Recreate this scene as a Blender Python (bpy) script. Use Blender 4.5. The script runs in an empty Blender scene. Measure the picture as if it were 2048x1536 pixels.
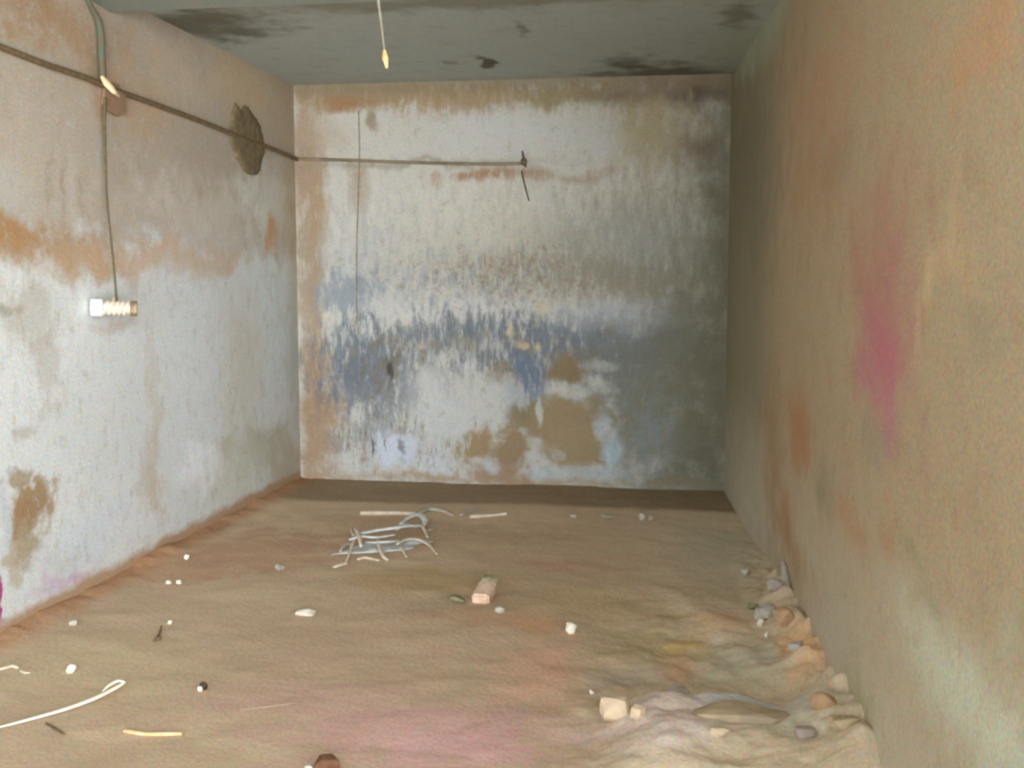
import bpy, bmesh, math, random
import numpy as np
from mathutils import Vector, Matrix, noise as mnoise

# ------------------------------------------------------------------ camera, sky, sun, exposure
S = bpy.context.scene
FPX, CAMZ = 2200.0, 1.5                                   # focal length in px of a 2048 px wide frame
TH = math.atan(217 / FPX)
PS = math.atan(329 / FPX * math.cos(TH))
cR = Vector((math.cos(PS), math.sin(PS), 0))
cF = Vector((-math.sin(PS) * math.cos(TH), math.cos(PS) * math.cos(TH), -math.sin(TH)))
cU = Vector((-math.sin(PS) * math.sin(TH), math.cos(PS) * math.sin(TH), math.cos(TH)))
cam = bpy.data.cameras.new('camera')
cam.sensor_width, cam.lens = 36.0, 36.0 * FPX / 2048
cam.clip_start = 0.05
camo = bpy.data.objects.new('camera', cam)
S.collection.objects.link(camo)
M = Matrix((cR, cU, -cF)).transposed().to_4x4()
M.translation = Vector((0, 0, CAMZ))
camo.matrix_world = M
S.camera = camo

S.view_settings.view_transform = 'Standard'
S.view_settings.look = 'None'
S.view_settings.gamma = 1
S.view_settings.use_curve_mapping = False
S.view_settings.exposure = 0.2

SKY_STRENGTH, SUN_STRENGTH = 6.6, 3.2
SUN_AZ, SUN_EL, SUN_ANGLE = 24.0, 4.0, 50.0             # a wide bright patch of hazy sky behind the camera
world = bpy.data.worlds.new('hazy_daylight')
S.world = world
world.use_nodes = True
wt = world.node_tree
wn = wt.nodes['Background']
wtc = wt.nodes.new('ShaderNodeTexCoord')
wsep = wt.nodes.new('ShaderNodeSeparateXYZ')
wt.links.new(wtc.outputs['Generated'], wsep.inputs[0])
wside = wt.nodes.new('ShaderNodeMapRange'); wside.interpolation_type = 'SMOOTHSTEP'   # sky brightened right and dimmed left to shape the room light
for k_, v_ in (('From Min', -0.50), ('From Max', 0.40), ('To Min', 0.30), ('To Max', 1.9)):
    wside.inputs[k_].default_value = v_
wt.links.new(wsep.outputs[0], wside.inputs['Value'])
wup = wt.nodes.new('ShaderNodeMapRange'); wup.interpolation_type = 'SMOOTHSTEP'       # ground below the horizon
wup.inputs['From Min'].default_value = -0.12; wup.inputs['From Max'].default_value = 0.08
wt.links.new(wsep.outputs[2], wup.inputs['Value'])
wmix = wt.nodes.new('ShaderNodeMix'); wmix.data_type = 'RGBA'
wmix.inputs[6].default_value = (0.80, 0.80, 0.80, 1)
wmix.inputs[7].default_value = (0.84, 0.96, 1.10, 1)
wt.links.new(wup.outputs[0], wmix.inputs[0])
wt.links.new(wmix.outputs[2], wn.inputs['Color'])
wtop = wt.nodes.new('ShaderNodeMath')
wmul = wt.nodes.new('ShaderNodeMath'); wmul.operation = 'MULTIPLY'
wmul.inputs[1].default_value = SKY_STRENGTH
wfar = wt.nodes.new('ShaderNodeMapRange'); wfar.interpolation_type = 'SMOOTHSTEP'    # sky dimmed again far right, added to even the left wall light
for k_, v_ in (('From Min', 0.40), ('From Max', 0.85), ('To Min', 1.0), ('To Max', 0.2)):
    wfar.inputs[k_].default_value = v_
wt.links.new(wsep.outputs[0], wfar.inputs['Value'])
wsf = wt.nodes.new('ShaderNodeMath'); wsf.operation = 'MULTIPLY'
wt.links.new(wside.outputs[0], wsf.inputs[0]); wt.links.new(wfar.outputs[0], wsf.inputs[1])
wt.links.new(wsf.outputs[0], wmul.inputs[0])
wt.links.new(wmul.outputs[0], wtop.inputs[0])
wtop.operation = 'MULTIPLY'                               # hazy sky: brightest low, dimmer overhead
wz = wt.nodes.new('ShaderNodeMapRange'); wz.interpolation_type = 'SMOOTHSTEP'
wz.inputs['From Min'].default_value = 0.06; wz.inputs['From Max'].default_value = 0.5
wz.inputs['To Min'].default_value = 1.0; wz.inputs['To Max'].default_value = 0.12
wt.links.new(wsep.outputs[2], wz.inputs['Value'])
wt.links.new(wz.outputs[0], wtop.inputs[1])
wt.links.new(wtop.outputs[0], wn.inputs['Strength'])
sun = bpy.data.lights.new('hazy_sun', 'SUN')
sun.energy = SUN_STRENGTH
sun.angle = math.radians(SUN_ANGLE)
sun.color = (0.96, 0.98, 1.0)
suno = bpy.data.objects.new('hazy_sun', sun)
S.collection.objects.link(suno)
a, e = math.radians(SUN_AZ), math.radians(SUN_EL)
sd = Vector((-math.sin(a) * math.cos(e), math.cos(a) * math.cos(e), -math.sin(e)))
suno.rotation_euler = sd.to_track_quat('-Z', 'Y').to_euler()
suno.location = (1.5, -4, 4)
S.cycles.pixel_filter_type = 'BLACKMAN_HARRIS'
S.cycles.filter_width = 4.0                              # the photograph is soft
S.cycles.max_bounces = 8
S.cycles.diffuse_bounces = 6

# ------------------------------------------------------------------ room dimensions
XL, YB, H, YF = -2.74, 7.75, 2.86, -0.6
YR = 1.7                                                  # near end of the right wall
RW = [(0.35, YB), (0.50, 5.6), (0.655, YR)]                # foot of the right wall, back to front


def ray(u, v):
    return cR * ((u - 1024) / FPX) - cU * ((v - 768) / FPX) + cF


CP = Vector((0, 0, CAMZ))


def on_floor(u, v, z=0.0):
    r = ray(u, v)
    return CP + r * ((z - CAMZ) / r.z)


def on_x(u, v, x=XL):
    r = ray(u, v)
    return CP + r * (x / r.x)


def on_y(u, v, y=YB):
    r = ray(u, v)
    return CP + r * (y / r.y)


def on_right(u, v):
    r = ray(u, v)
    best = None
    for (x0, y0), (x1, y1) in zip(RW[:-1], RW[1:]):
        nx, ny = -(y1 - y0), (x1 - x0)
        den = nx * r.x + ny * r.y
        if abs(den) < 1e-9:
            continue
        t = (nx * x0 + ny * y0) / den
        p = CP + r * t
        lo, hi = min(y0, y1), max(y0, y1)
        err = max(lo - p.y, p.y - hi, 0)
        if t > 0 and (best is None or err < best[0]):
            best = (err, p)
    return best[1]


def xr(y):
    ys = [p[1] for p in RW][::-1]
    xs = [p[0] for p in RW][::-1]
    return float(np.interp(y, ys, xs))


# ------------------------------------------------------------------ materials
def lin(c, k=1.0):
    out = []
    for x in c:
        x = x / 255.0
        out.append(min(0.88, k * (x / 12.92 if x <= 0.04045 else ((x + 0.055) / 1.055) ** 2.4)))
    return (*out, 1.0)


def patch_group():
    g = bpy.data.node_groups.new('stain_shade_patch', 'ShaderNodeTree')
    I = g.interface
    for n, t in (('Vec', 'NodeSocketVector'), ('Centre', 'NodeSocketVector'), ('Inverse', 'NodeSocketVector'), ('Rot', 'NodeSocketFloat'),
                 ('Noise', 'NodeSocketFloat'), ('Amp', 'NodeSocketFloat'), ('Lo', 'NodeSocketFloat'), ('Hi', 'NodeSocketFloat'), ('Strength', 'NodeSocketFloat')):
        I.new_socket(n, in_out='INPUT', socket_type=t)
    I.new_socket('Mask', in_out='OUTPUT', socket_type='NodeSocketFloat')
    N, L = g.nodes, g.links
    gi, go = N.new('NodeGroupInput'), N.new('NodeGroupOutput')
    sub = N.new('ShaderNodeVectorMath'); sub.operation = 'SUBTRACT'
    rot = N.new('ShaderNodeVectorRotate'); rot.rotation_type = 'Z_AXIS'
    mul = N.new('ShaderNodeVectorMath'); mul.operation = 'MULTIPLY'
    ln = N.new('ShaderNodeVectorMath'); ln.operation = 'LENGTH'
    m1 = N.new('ShaderNodeMath'); m1.operation = 'MULTIPLY_ADD'; m1.inputs[1].default_value = -0.5; m1.inputs[2].default_value = 1.0
    m2 = N.new('ShaderNodeMath'); m2.operation = 'MULTIPLY_ADD'
    mr = N.new('ShaderNodeMapRange'); mr.interpolation_type = 'SMOOTHSTEP'
    L.new(gi.outputs['Vec'], sub.inputs[0]); L.new(gi.outputs['Centre'], sub.inputs[1])
    L.new(sub.outputs[0], rot.inputs['Vector']); L.new(gi.outputs['Rot'], rot.inputs['Angle'])
    L.new(rot.outputs[0], mul.inputs[0]); L.new(gi.outputs['Inverse'], mul.inputs[1])
    L.new(mul.outputs[0], ln.inputs[0]); L.new(ln.outputs['Value'], m1.inputs[0])
    L.new(gi.outputs['Noise'], m2.inputs[0]); L.new(gi.outputs['Amp'], m2.inputs[1]); L.new(m1.outputs[0], m2.inputs[2])
    L.new(m2.outputs[0], mr.inputs['Value']); L.new(gi.outputs['Lo'], mr.inputs['From Min']); L.new(gi.outputs['Hi'], mr.inputs['From Max'])
    L.new(gi.outputs['Strength'], mr.inputs['To Max'])
    L.new(mr.outputs['Result'], go.inputs['Mask'])
    return g


PG = patch_group()


class Mat:
    """A node material in plane coordinates (u, v) of a wall or the floor."""

    def __init__(self, name, axes, base, blur=1.0, k=1.0, rough=0.95, bump=0.25, bump_scale=60, warp=0.16, grain=0.14):
        self.m = bpy.data.materials.new(name)
        self.m.use_nodes = True
        self.t = self.m.node_tree
        self.N, self.L = self.t.nodes, self.t.links
        self.b = self.N['Principled BSDF']
        self.b.inputs['Roughness'].default_value = rough
        self.b.inputs['Specular IOR Level'].default_value = 0.15
        self.axes = axes
        self.k = k                                        # albedo of the whole surface
        self.blur = blur                                  # how soft stain outlines are
        tc = self.N.new('ShaderNodeTexCoord')
        sep = self.N.new('ShaderNodeSeparateXYZ')
        self.L.new(tc.outputs['Object'], sep.inputs[0])
        self.sep = sep
        cmb = self.N.new('ShaderNodeCombineXYZ')
        self.L.new(sep.outputs['XYZ'.index(axes[0])], cmb.inputs[0])
        self.L.new(sep.outputs['XYZ'.index(axes[1])], cmb.inputs[1])
        self.uv = cmb.outputs[0]
        # warped coordinates so that no stain keeps a clean outline
        n1 = self.noise(1.0, 3.2, 3, off=3.1, col=True)
        n2 = self.noise(1.0, 14, 3, off=7.7, col=True)
        a1 = self.vmadd(self.vsub(n1, (0.5, 0.5, 0.5)), (warp * 2, warp * 2, 0), self.uv)
        self.w = self.vmadd(self.vsub(n2, (0.5, 0.5, 0.5)), (warp * 0.55, warp * 0.55, 0), a1)
        self.noises = {
            'b': self.centre(self.noise(1.0, 6, 5, rough=0.6, off=1.3)),                   # blotches
            's': self.centre(self.noise((1, 0.30, 1), 21, 6, rough=0.72, off=5.9)),        # vertical streaks
            't': self.centre(self.noise((1, 0.20, 1), 30, 5, rough=0.7, off=13.7)),        # narrow runs
            'u': self.centre(self.noise((1, 0.5, 1), 15, 5, rough=0.65, off=23.1)),        # torn flakes
            'm': self.centre(self.noise((1, 0.8, 1), 13, 6, rough=0.78, off=31.7)),        # mottling
            'n': self.centre(self.noise((1, 0.8, 1), 17, 6, rough=0.78, off=47.3)),
            'f': self.centre(self.noise((1, 0.75, 1), 30, 5, rough=0.72, off=9.2)),        # fine flecks
            'h': self.centre(self.noise((0.35, 1, 1), 9, 4, rough=0.6, off=2.2)),          # lying smears
        }
        rgb = self.N.new('ShaderNodeRGB')
        rgb.outputs[0].default_value = lin(base, k)
        self.c = rgb.outputs[0]
        self.grain, self.bump, self.bump_scale = grain, bump, bump_scale

    def noise(self, stretch, scale, detail, rough=0.55, off=0.0, col=False):
        mp = self.N.new('ShaderNodeMapping')
        s = stretch if isinstance(stretch, tuple) else (stretch,) * 3
        mp.inputs['Scale'].default_value = s
        mp.inputs['Location'].default_value = (off, off * 1.7, off * 0.6)
        self.L.new(self.uv, mp.inputs[0])
        n = self.N.new('ShaderNodeTexNoise')
        n.inputs['Scale'].default_value = scale
        n.inputs['Detail'].default_value = detail
        n.inputs['Roughness'].default_value = rough
        self.L.new(mp.outputs[0], n.inputs['Vector'])
        return n.outputs['Color'] if col else n.outputs['Fac']

    def centre(self, s):
        m = self.N.new('ShaderNodeMath'); m.operation = 'MULTIPLY_ADD'
        m.inputs[1].default_value = 2.0; m.inputs[2].default_value = -1.0
        self.L.new(s, m.inputs[0])
        return m.outputs[0]

    def vsub(self, s, v):
        m = self.N.new('ShaderNodeVectorMath'); m.operation = 'SUBTRACT'
        self.L.new(s, m.inputs[0]); m.inputs[1].default_value = v
        return m.outputs[0]

    def vmadd(self, s, v, add):
        m = self.N.new('ShaderNodeVectorMath'); m.operation = 'MULTIPLY_ADD'
        self.L.new(s, m.inputs[0]); m.inputs[1].default_value = v; self.L.new(add, m.inputs[2])
        return m.outputs[0]

    def mix(self, mask, col, k=1.0):
        m = self.N.new('ShaderNodeMix'); m.data_type = 'RGBA'
        self.L.new(mask, m.inputs[0]) if not isinstance(mask, float) else setattr(m.inputs[0], 'default_value', mask)
        self.L.new(self.c, m.inputs[6])
        m.inputs[7].default_value = lin(col, self.k * k)
        self.c = m.outputs[2]

    def patch(self, cu, cv, ru, rv, col, strength=1.0, amp=0.5, soft=0.15, kind='b', rot=0.0, k=1.0, bias=0.0):
        g = self.N.new('ShaderNodeGroup'); g.node_tree = PG
        self.L.new(self.w, g.inputs['Vec'])
        g.inputs['Centre'].default_value = (cu, cv, 0)
        g.inputs['Inverse'].default_value = (1 / max(ru, 1e-3), 1 / max(rv, 1e-3), 0)
        g.inputs['Rot'].default_value = -math.radians(rot)
        self.L.new(self.noises[kind], g.inputs['Noise'])
        g.inputs['Amp'].default_value = amp
        soft = min(soft * self.blur, 0.5)
        g.inputs['Lo'].default_value = 0.5 - soft + bias
        g.inputs['Hi'].default_value = 0.5 + soft + bias
        g.inputs['Strength'].default_value = strength
        self.mix(g.outputs['Mask'], col, k)

    def band(self, axis, lo, hi, col, strength=1.0, kind='b', amp=0.05):
        """colour fading in between coordinate lo and hi (either order), edge broken by noise"""
        s = self.N.new('ShaderNodeMath'); s.operation = 'MULTIPLY_ADD'
        self.L.new(self.noises[kind], s.inputs[0]); s.inputs[1].default_value = amp
        self.L.new(self.sep.outputs['XYZ'.index(axis)], s.inputs[2])
        mr = self.N.new('ShaderNodeMapRange'); mr.interpolation_type = 'SMOOTHSTEP'
        if lo < hi:
            mr.inputs['From Min'].default_value = lo; mr.inputs['From Max'].default_value = hi
            mr.inputs['To Max'].default_value = strength
        else:
            mr.inputs['From Min'].default_value = hi; mr.inputs['From Max'].default_value = lo
            mr.inputs['To Min'].default_value = strength; mr.inputs['To Max'].default_value = 0
        self.L.new(s.outputs[0], mr.inputs['Value'])
        self.mix(mr.outputs['Result'], col)

    def flecks(self, lo, hi, col, strength, kind='f'):
        mr = self.N.new('ShaderNodeMapRange'); mr.interpolation_type = 'SMOOTHSTEP'
        mr.inputs['From Min'].default_value = lo; mr.inputs['From Max'].default_value = hi
        mr.inputs['To Max'].default_value = strength
        self.L.new(self.noises[kind], mr.inputs['Value'])
        self.mix(mr.outputs['Result'], col)

    def pixels(self, proj, rows, gain=lambda u, v: 1.0):
        """stains and some painted shade listed where they were measured on this surface: centre and half sizes come from the surface itself"""
        iu, iv = 'XYZ'.index(self.axes[0]), 'XYZ'.index(self.axes[1])
        for r in rows:
            px, py, rx, ry, col = r[:5]
            kw = r[5] if len(r) > 5 else {}
            p = proj(px, py)
            ru = abs(proj(px + rx, py)[iu] - proj(px - rx, py)[iu]) / 2
            rv = abs(proj(px, py + ry)[iv] - proj(px, py - ry)[iv]) / 2
            self.patch(p[iu], p[iv], ru, rv, col, k=gain(px, py), **kw)

    def done(self):
        # fine sandy grain of the plaster: light and tint
        g = self.noise(1.0, 85, 3, rough=0.7, off=4.4, col=True)
        mr = self.N.new('ShaderNodeMapRange'); mr.data_type = 'FLOAT_VECTOR'
        k = self.grain
        mr.inputs[9].default_value = (1 - k * 2,) * 3
        mr.inputs[10].default_value = (1 + k * 2,) * 3
        mr.inputs[7].default_value = (0.2,) * 3
        mr.inputs[8].default_value = (0.8,) * 3
        self.L.new(g, mr.inputs[6])
        mm = self.N.new('ShaderNodeVectorMath'); mm.operation = 'MULTIPLY'
        self.L.new(self.c, mm.inputs[0]); self.L.new(mr.outputs[1], mm.inputs[1])
        self.L.new(mm.outputs[0], self.b.inputs['Base Color'])
        if self.bump:
            bn = self.noise(1.0, self.bump_scale, 6, rough=0.65, off=8.8)
            bp = self.N.new('ShaderNodeBump')
            bp.inputs['Strength'].default_value = self.bump
            bp.inputs['Distance'].default_value = 0.01
            self.L.new(bn, bp.inputs['Height'])
            self.L.new(bp.outputs[0], self.b.inputs['Normal'])
        return self.m


def simple(name, col, col2=None, scale=30, rough=0.8, bump=0.2, spec=0.2, lo=0.4, hi=0.6):
    """two colours blended by noise in the object's own space"""
    m = bpy.data.materials.new(name)
    m.use_nodes = True
    N, L = m.node_tree.nodes, m.node_tree.links
    b = N['Principled BSDF']
    b.inputs['Roughness'].default_value = rough
    b.inputs['Specular IOR Level'].default_value = spec
    tc = N.new('ShaderNodeTexCoord')
    n = N.new('ShaderNodeTexNoise')
    n.inputs['Scale'].default_value = scale
    n.inputs['Detail'].default_value = 5
    L.new(tc.outputs['Object'], n.inputs['Vector'])
    r = N.new('ShaderNodeValToRGB')
    r.color_ramp.elements[0].position, r.color_ramp.elements[1].position = lo, hi
    r.color_ramp.elements[0].color, r.color_ramp.elements[1].color = lin(col), lin(col2 or [c * 0.85 for c in col])
    L.new(n.outputs['Fac'], r.inputs[0])
    L.new(r.outputs[0], b.inputs['Base Color'])
    if bump:
        bp = N.new('ShaderNodeBump')
        bp.inputs['Strength'].default_value = bump
        bp.inputs['Distance'].default_value = 0.004
        L.new(n.outputs['Fac'], bp.inputs['Height'])
        L.new(bp.outputs[0], b.inputs['Normal'])
    return m


# ------------------------------------------------------------------ object helpers
def link(name, verts, faces, mat, parent=None, smooth=False):
    me = bpy.data.meshes.new(name)
    me.from_pydata([tuple(v) for v in verts], [], faces)
    bm = bmesh.new(); bm.from_mesh(me)
    bmesh.ops.recalc_face_normals(bm, faces=bm.faces)
    bm.to_mesh(me); bm.free()
    if smooth:
        me.polygons.foreach_set('use_smooth', [True] * len(me.polygons))
    o = bpy.data.objects.new(name, me)
    S.collection.objects.link(o)
    me.materials.append(mat)
    if parent:
        o.parent = parent
    return o


def tag(o, label=None, cat=None, group=None, kind=None):
    if label: o['label'] = label
    if cat: o['category'] = cat
    if group: o['group'] = group
    if kind: o['kind'] = kind
    return o


def empty(name, loc=(0, 0, 0)):
    o = bpy.data.objects.new(name, None)
    o.empty_display_size = 0.05
    o.location = loc
    S.collection.objects.link(o)
    return o


def tube(points, rad, n=8, flat=1.0, up=Vector((0, 0, 1))):
    """swept closed tube through points (smoothed); rad scalar or list; flat squashes it along `up`"""
    pts = [Vector(p) for p in points]
    rads = [rad] * len(pts) if not isinstance(rad, (list, tuple)) else list(rad)
    P, Rr = [], []
    for i in range(len(pts) - 1):                          # Catmull-Rom
        p0, p1, p2, p3 = pts[max(i - 1, 0)], pts[i], pts[i + 1], pts[min(i + 2, len(pts) - 1)]
        for k in range(5):
            t = k / 5
            P.append(0.5 * ((2 * p1) + (p2 - p0) * t + (2 * p0 - 5 * p1 + 4 * p2 - p3) * t * t + (-p0 + 3 * p1 - 3 * p2 + p3) * t ** 3))
            Rr.append(rads[i] * (1 - t) + rads[i + 1] * t)
    P.append(pts[-1]); Rr.append(rads[-1])
    V, F = [], []
    for i, p in enumerate(P):
        d = (P[min(i + 1, len(P) - 1)] - P[max(i - 1, 0)]).normalized()
        u = up if abs(d.dot(up)) < 0.95 else Vector((1, 0, 0))
        s = d.cross(u).normalized()
        w = s.cross(d).normalized()
        for k in range(n):
            a = 2 * math.pi * k / n
            V.append(p + s * (math.cos(a) * Rr[i]) + w * (math.sin(a) * Rr[i] * flat))
    for i in range(len(P) - 1):
        for k in range(n):
            F.append((i * n + k, i * n + (k + 1) % n, (i + 1) * n + (k + 1) % n, (i + 1) * n + k))
    F.append(tuple(range(n))[::-1])
    F.append(tuple(range((len(P) - 1) * n, len(P) * n)))
    return V, F


def chunk(size, seed, npts=16, rough=0.12):
    """angular broken lump, convex with chipped faces; sits on z=0"""
    rnd = random.Random(seed)
    bm = bmesh.new()
    for _ in range(npts):
        v = Vector((rnd.gauss(0, 1), rnd.gauss(0, 1), rnd.gauss(0, 1))).normalized()
        m = max(abs(c) for c in v)
        v = v.lerp(v / m, 0.55)
        bm.verts.new((v.x * size[0] / 2, v.y * size[1] / 2, v.z * size[2] / 2))
    r = bmesh.ops.convex_hull(bm, input=bm.verts)
    bmesh.ops.delete(bm, geom=[g for g in r['geom_interior'] if isinstance(g, bmesh.types.BMVert)], context='VERTS')
    bmesh.ops.bevel(bm, geom=list(bm.edges), offset=min(size) * 0.05, segments=1, affect='EDGES', clamp_overlap=True)
    bmesh.ops.triangulate(bm, faces=bm.faces)
    bmesh.ops.subdivide_edges(bm, edges=bm.edges, cuts=1)
    for v in bm.verts:
        k = mnoise.noise(v.co * (3.0 / max(size)) + Vector((seed, 0, 0)))
        v.co *= 1 + rough * k
    zmin = min(v.co.z for v in bm.verts)
    V = [v.co - Vector((0, 0, zmin)) for v in bm.verts]
    bm.verts.index_update()
    F = [tuple(v.index for v in f.verts) for f in bm.faces]
    bm.free()
    return V, F


def box_v(x0, x1, y0, y1, z0, z1):
    V = [(x, y, z) for x in (x0, x1) for y in (y0, y1) for z in (z0, z1)]
    F = [(0, 1, 3, 2), (4, 6, 7, 5), (0, 4, 5, 1), (2, 3, 7, 6), (0, 2, 6, 4), (1, 5, 7, 3)]
    return V, F


def brick_mesh(w, l, h, seed):
    """worn brick: bevelled box with rounded, slightly chipped corners, sits on z=0"""
    bm = bmesh.new()
    bmesh.ops.create_cube(bm, size=1)
    for v in bm.verts:
        v.co = Vector((v.co.x * w, v.co.y * l, v.co.z * h))
    bmesh.ops.bevel(bm, geom=list(bm.edges), offset=h * 0.16, segments=3, affect='EDGES')
    bmesh.ops.triangulate(bm, faces=bm.faces)
    bmesh.ops.subdivide_edges(bm, edges=bm.edges, cuts=2)
    for v in bm.verts:
        v.co += v.co.normalized() * 0.006 * mnoise.noise(v.co * 38 + Vector((seed, 0, 0)))
    zmin = min(v.co.z for v in bm.verts)
    bm.verts.index_update()
    V = [v.co - Vector((0, 0, zmin)) for v in bm.verts]
    F = [tuple(v.index for v in f.verts) for f in bm.faces]
    bm.free()
    return V, F


# ------------------------------------------------------------------ materials of the shell
ml = Mat('left_wall_plaster', 'YZ', (216, 218, 214), 1.4)
ml.flecks(0.05, 0.6, (182, 172, 156), 0.45, 'b')
D = dict
ml.band('Z', 1.52, 1.78, (172, 156, 134), 0.85, 'b', 0.28)
ml.pixels(on_x, [
    (60, 330, 130, 80, (196, 184, 168), D(strength=0.7, amp=0.9, soft=0.3)),
    (20, 390, 70, 60, (200, 196, 186), D(strength=0.6, amp=0.8, soft=0.3)),
    (430, 430, 120, 60, (186, 180, 168), D(strength=0.55, amp=0.9, soft=0.3)),
    (540, 400, 50, 60, (186, 186, 176), D(strength=0.6, amp=0.9, soft=0.3)),
    (130, 60, 120, 60, (172, 140, 104), D(strength=0.55, amp=0.8, soft=0.3)),
    (60, 40, 70, 40, (170, 132, 96), D(strength=0.6, amp=0.8, soft=0.3)),
    (290, 210, 60, 60, (172, 146, 116), D(strength=0.6, amp=0.8, soft=0.3)),
    (500, 180, 60, 60, (168, 146, 112), D(strength=0.5, amp=0.8, soft=0.3)),
    (380, 165, 60, 50, (178, 162, 138), D(strength=0.5, amp=0.8, soft=0.3)),
    (90, 480, 150, 36, (176, 144, 110), D(strength=0.75, amp=0.6, soft=0.25)),
    (30, 470, 60, 26, (180, 136, 84), D(strength=0.75, amp=0.6, soft=0.25)),
    (170, 520, 80, 40, (178, 148, 114), D(strength=0.75, amp=0.6, soft=0.25)),
    (330, 515, 130, 34, (180, 150, 120), D(strength=0.75, amp=0.7, soft=0.25)),
    (420, 520, 80, 20, (172, 146, 116), D(strength=0.5, amp=0.7, soft=0.25)),
    (545, 470, 12, 34, (168, 126, 86), D(strength=0.9, amp=0.4, soft=0.2)),
    (590, 480, 14, 180, (168, 142, 110), D(strength=0.5, amp=0.7, soft=0.3, kind='s')),
    (270, 570, 12, 40, (178, 150, 122), D(strength=0.6, amp=0.6, soft=0.3)),
    (560, 640, 36, 110, (180, 188, 186), D(strength=0.7, amp=0.6, soft=0.3, kind='s')),
    (390, 720, 70, 160, (192, 196, 194), D(strength=0.7, amp=0.6, soft=0.3)),
    (60, 620, 60, 60, (190, 184, 168), D(strength=0.6, amp=0.9, soft=0.3)),
    (15, 615, 14, 14, (160, 148, 122), D(strength=0.6, amp=0.9, soft=0.3)),
    (490, 740, 40, 140, (176, 170, 156), D(strength=0.7, amp=0.9, soft=0.3, kind='s')),
    (590, 720, 10, 140, (150, 156, 150), D(strength=0.7, amp=0.6, soft=0.3, kind='s')),
    (310, 860, 12, 200, (184, 170, 148), D(strength=0.65, amp=0.9, soft=0.3, kind='s')),
    (300, 960, 22, 60, (176, 160, 136), D(strength=0.6, amp=0.9, soft=0.3, kind='s')),
    (235, 655, 36, 14, (182, 162, 146), D(strength=0.6, amp=0.6, soft=0.3)),
    (100, 740, 20, 60, (180, 164, 140), D(strength=0.5, amp=1.0, soft=0.25)),
    (40, 860, 20, 20, (172, 158, 136), D(strength=0.6, amp=1.0, soft=0.25)),
    (530, 890, 42, 38, (152, 146, 124), D(strength=0.85, amp=0.6, soft=0.2)),
    (455, 885, 34, 26, (166, 160, 140), D(strength=0.8, amp=0.7, soft=0.2)),
    (480, 940, 70, 50, (176, 176, 160), D(strength=0.7, amp=0.8, soft=0.25, kind='s')),
    (570, 930, 30, 50, (160, 150, 128), D(strength=0.8, amp=0.6, soft=0.25)),
    (400, 930, 36, 50, (206, 210, 210), D(strength=0.8, amp=0.6, soft=0.25)),
    (200, 860, 130, 150, (202, 204, 200), D(strength=0.6, amp=0.6, soft=0.3)),
    (180, 1070, 70, 50, (208, 213, 216), D(strength=0.9, amp=0.5, soft=0.25)),
    (8, 1050, 14, 60, (210, 214, 216), D(strength=0.9, amp=0.5, soft=0.25)),
    (40, 960, 26, 26, (174, 158, 128), D(strength=0.9, amp=0.5, soft=0.12)),
    (66, 1020, 44, 44, (168, 142, 106), D(strength=1.0, amp=0.6, soft=0.12)),
    (56, 1050, 30, 24, (166, 130, 94), D(strength=0.8, amp=0.5, soft=0.2)),
    (60, 1090, 34, 36, (178, 160, 128), D(strength=0.9, amp=0.7, soft=0.15)),
    (30, 1140, 14, 40, (196, 182, 152), D(strength=0.7, amp=0.7, soft=0.2)),
    (110, 1130, 40, 30, (206, 208, 206), D(strength=0.7, amp=0.7, soft=0.2)),
    (120, 1172, 50, 18, (204, 184, 200), D(strength=0.75, amp=0.5, soft=0.3)),
    (155, 1150, 18, 14, (208, 176, 190), D(strength=0.6, amp=0.5, soft=0.3)),
    (4, 330, 1, 1, (198, 196, 188), D(strength=0.0)),
    (100, 330, 4, 70, (150, 134, 108), D(strength=0.35, amp=0.4, soft=0.3, kind='s')),
    (124, 370, 4, 50, (146, 130, 106), D(strength=0.4, amp=0.4, soft=0.3, kind='s')),
    (146, 390, 7, 60, (200, 194, 182), D(strength=0.5, amp=0.4, soft=0.3, kind='s')),
    (166, 400, 4, 50, (154, 140, 116), D(strength=0.35, amp=0.4, soft=0.3, kind='s')),
    (224, 210, 30, 18, (160, 118, 90), D(strength=0.7, amp=0.4, soft=0.25)),
    (196, 140, 14, 30, (140, 122, 100), D(strength=0.6, amp=0.4, soft=0.3)),
    (-2, 1195, 8, 46, (186, 60, 136), D(strength=0.95, amp=0.15, soft=0.1)),
    (0, 1248, 12, 12, (196, 130, 150), D(strength=0.6, amp=0.3, soft=0.25)),
], lambda u, v: float(np.interp(u, (0, 150, 420, 600), (0.84, 0.95, 1.42, 1.5))))  # light put into the colours: raised towards the dim far end
ml.flecks(0.02, 0.5, (160, 140, 112), 0.5, 'm')
ml.flecks(0.05, 0.5, (196, 208, 212), 0.5, 'n')
ml.flecks(0.08, 0.5, (176, 154, 126), 0.45, 't')
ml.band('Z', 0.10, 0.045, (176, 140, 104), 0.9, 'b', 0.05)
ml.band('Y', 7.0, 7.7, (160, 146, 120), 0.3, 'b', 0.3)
m_left = ml.done()

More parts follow.
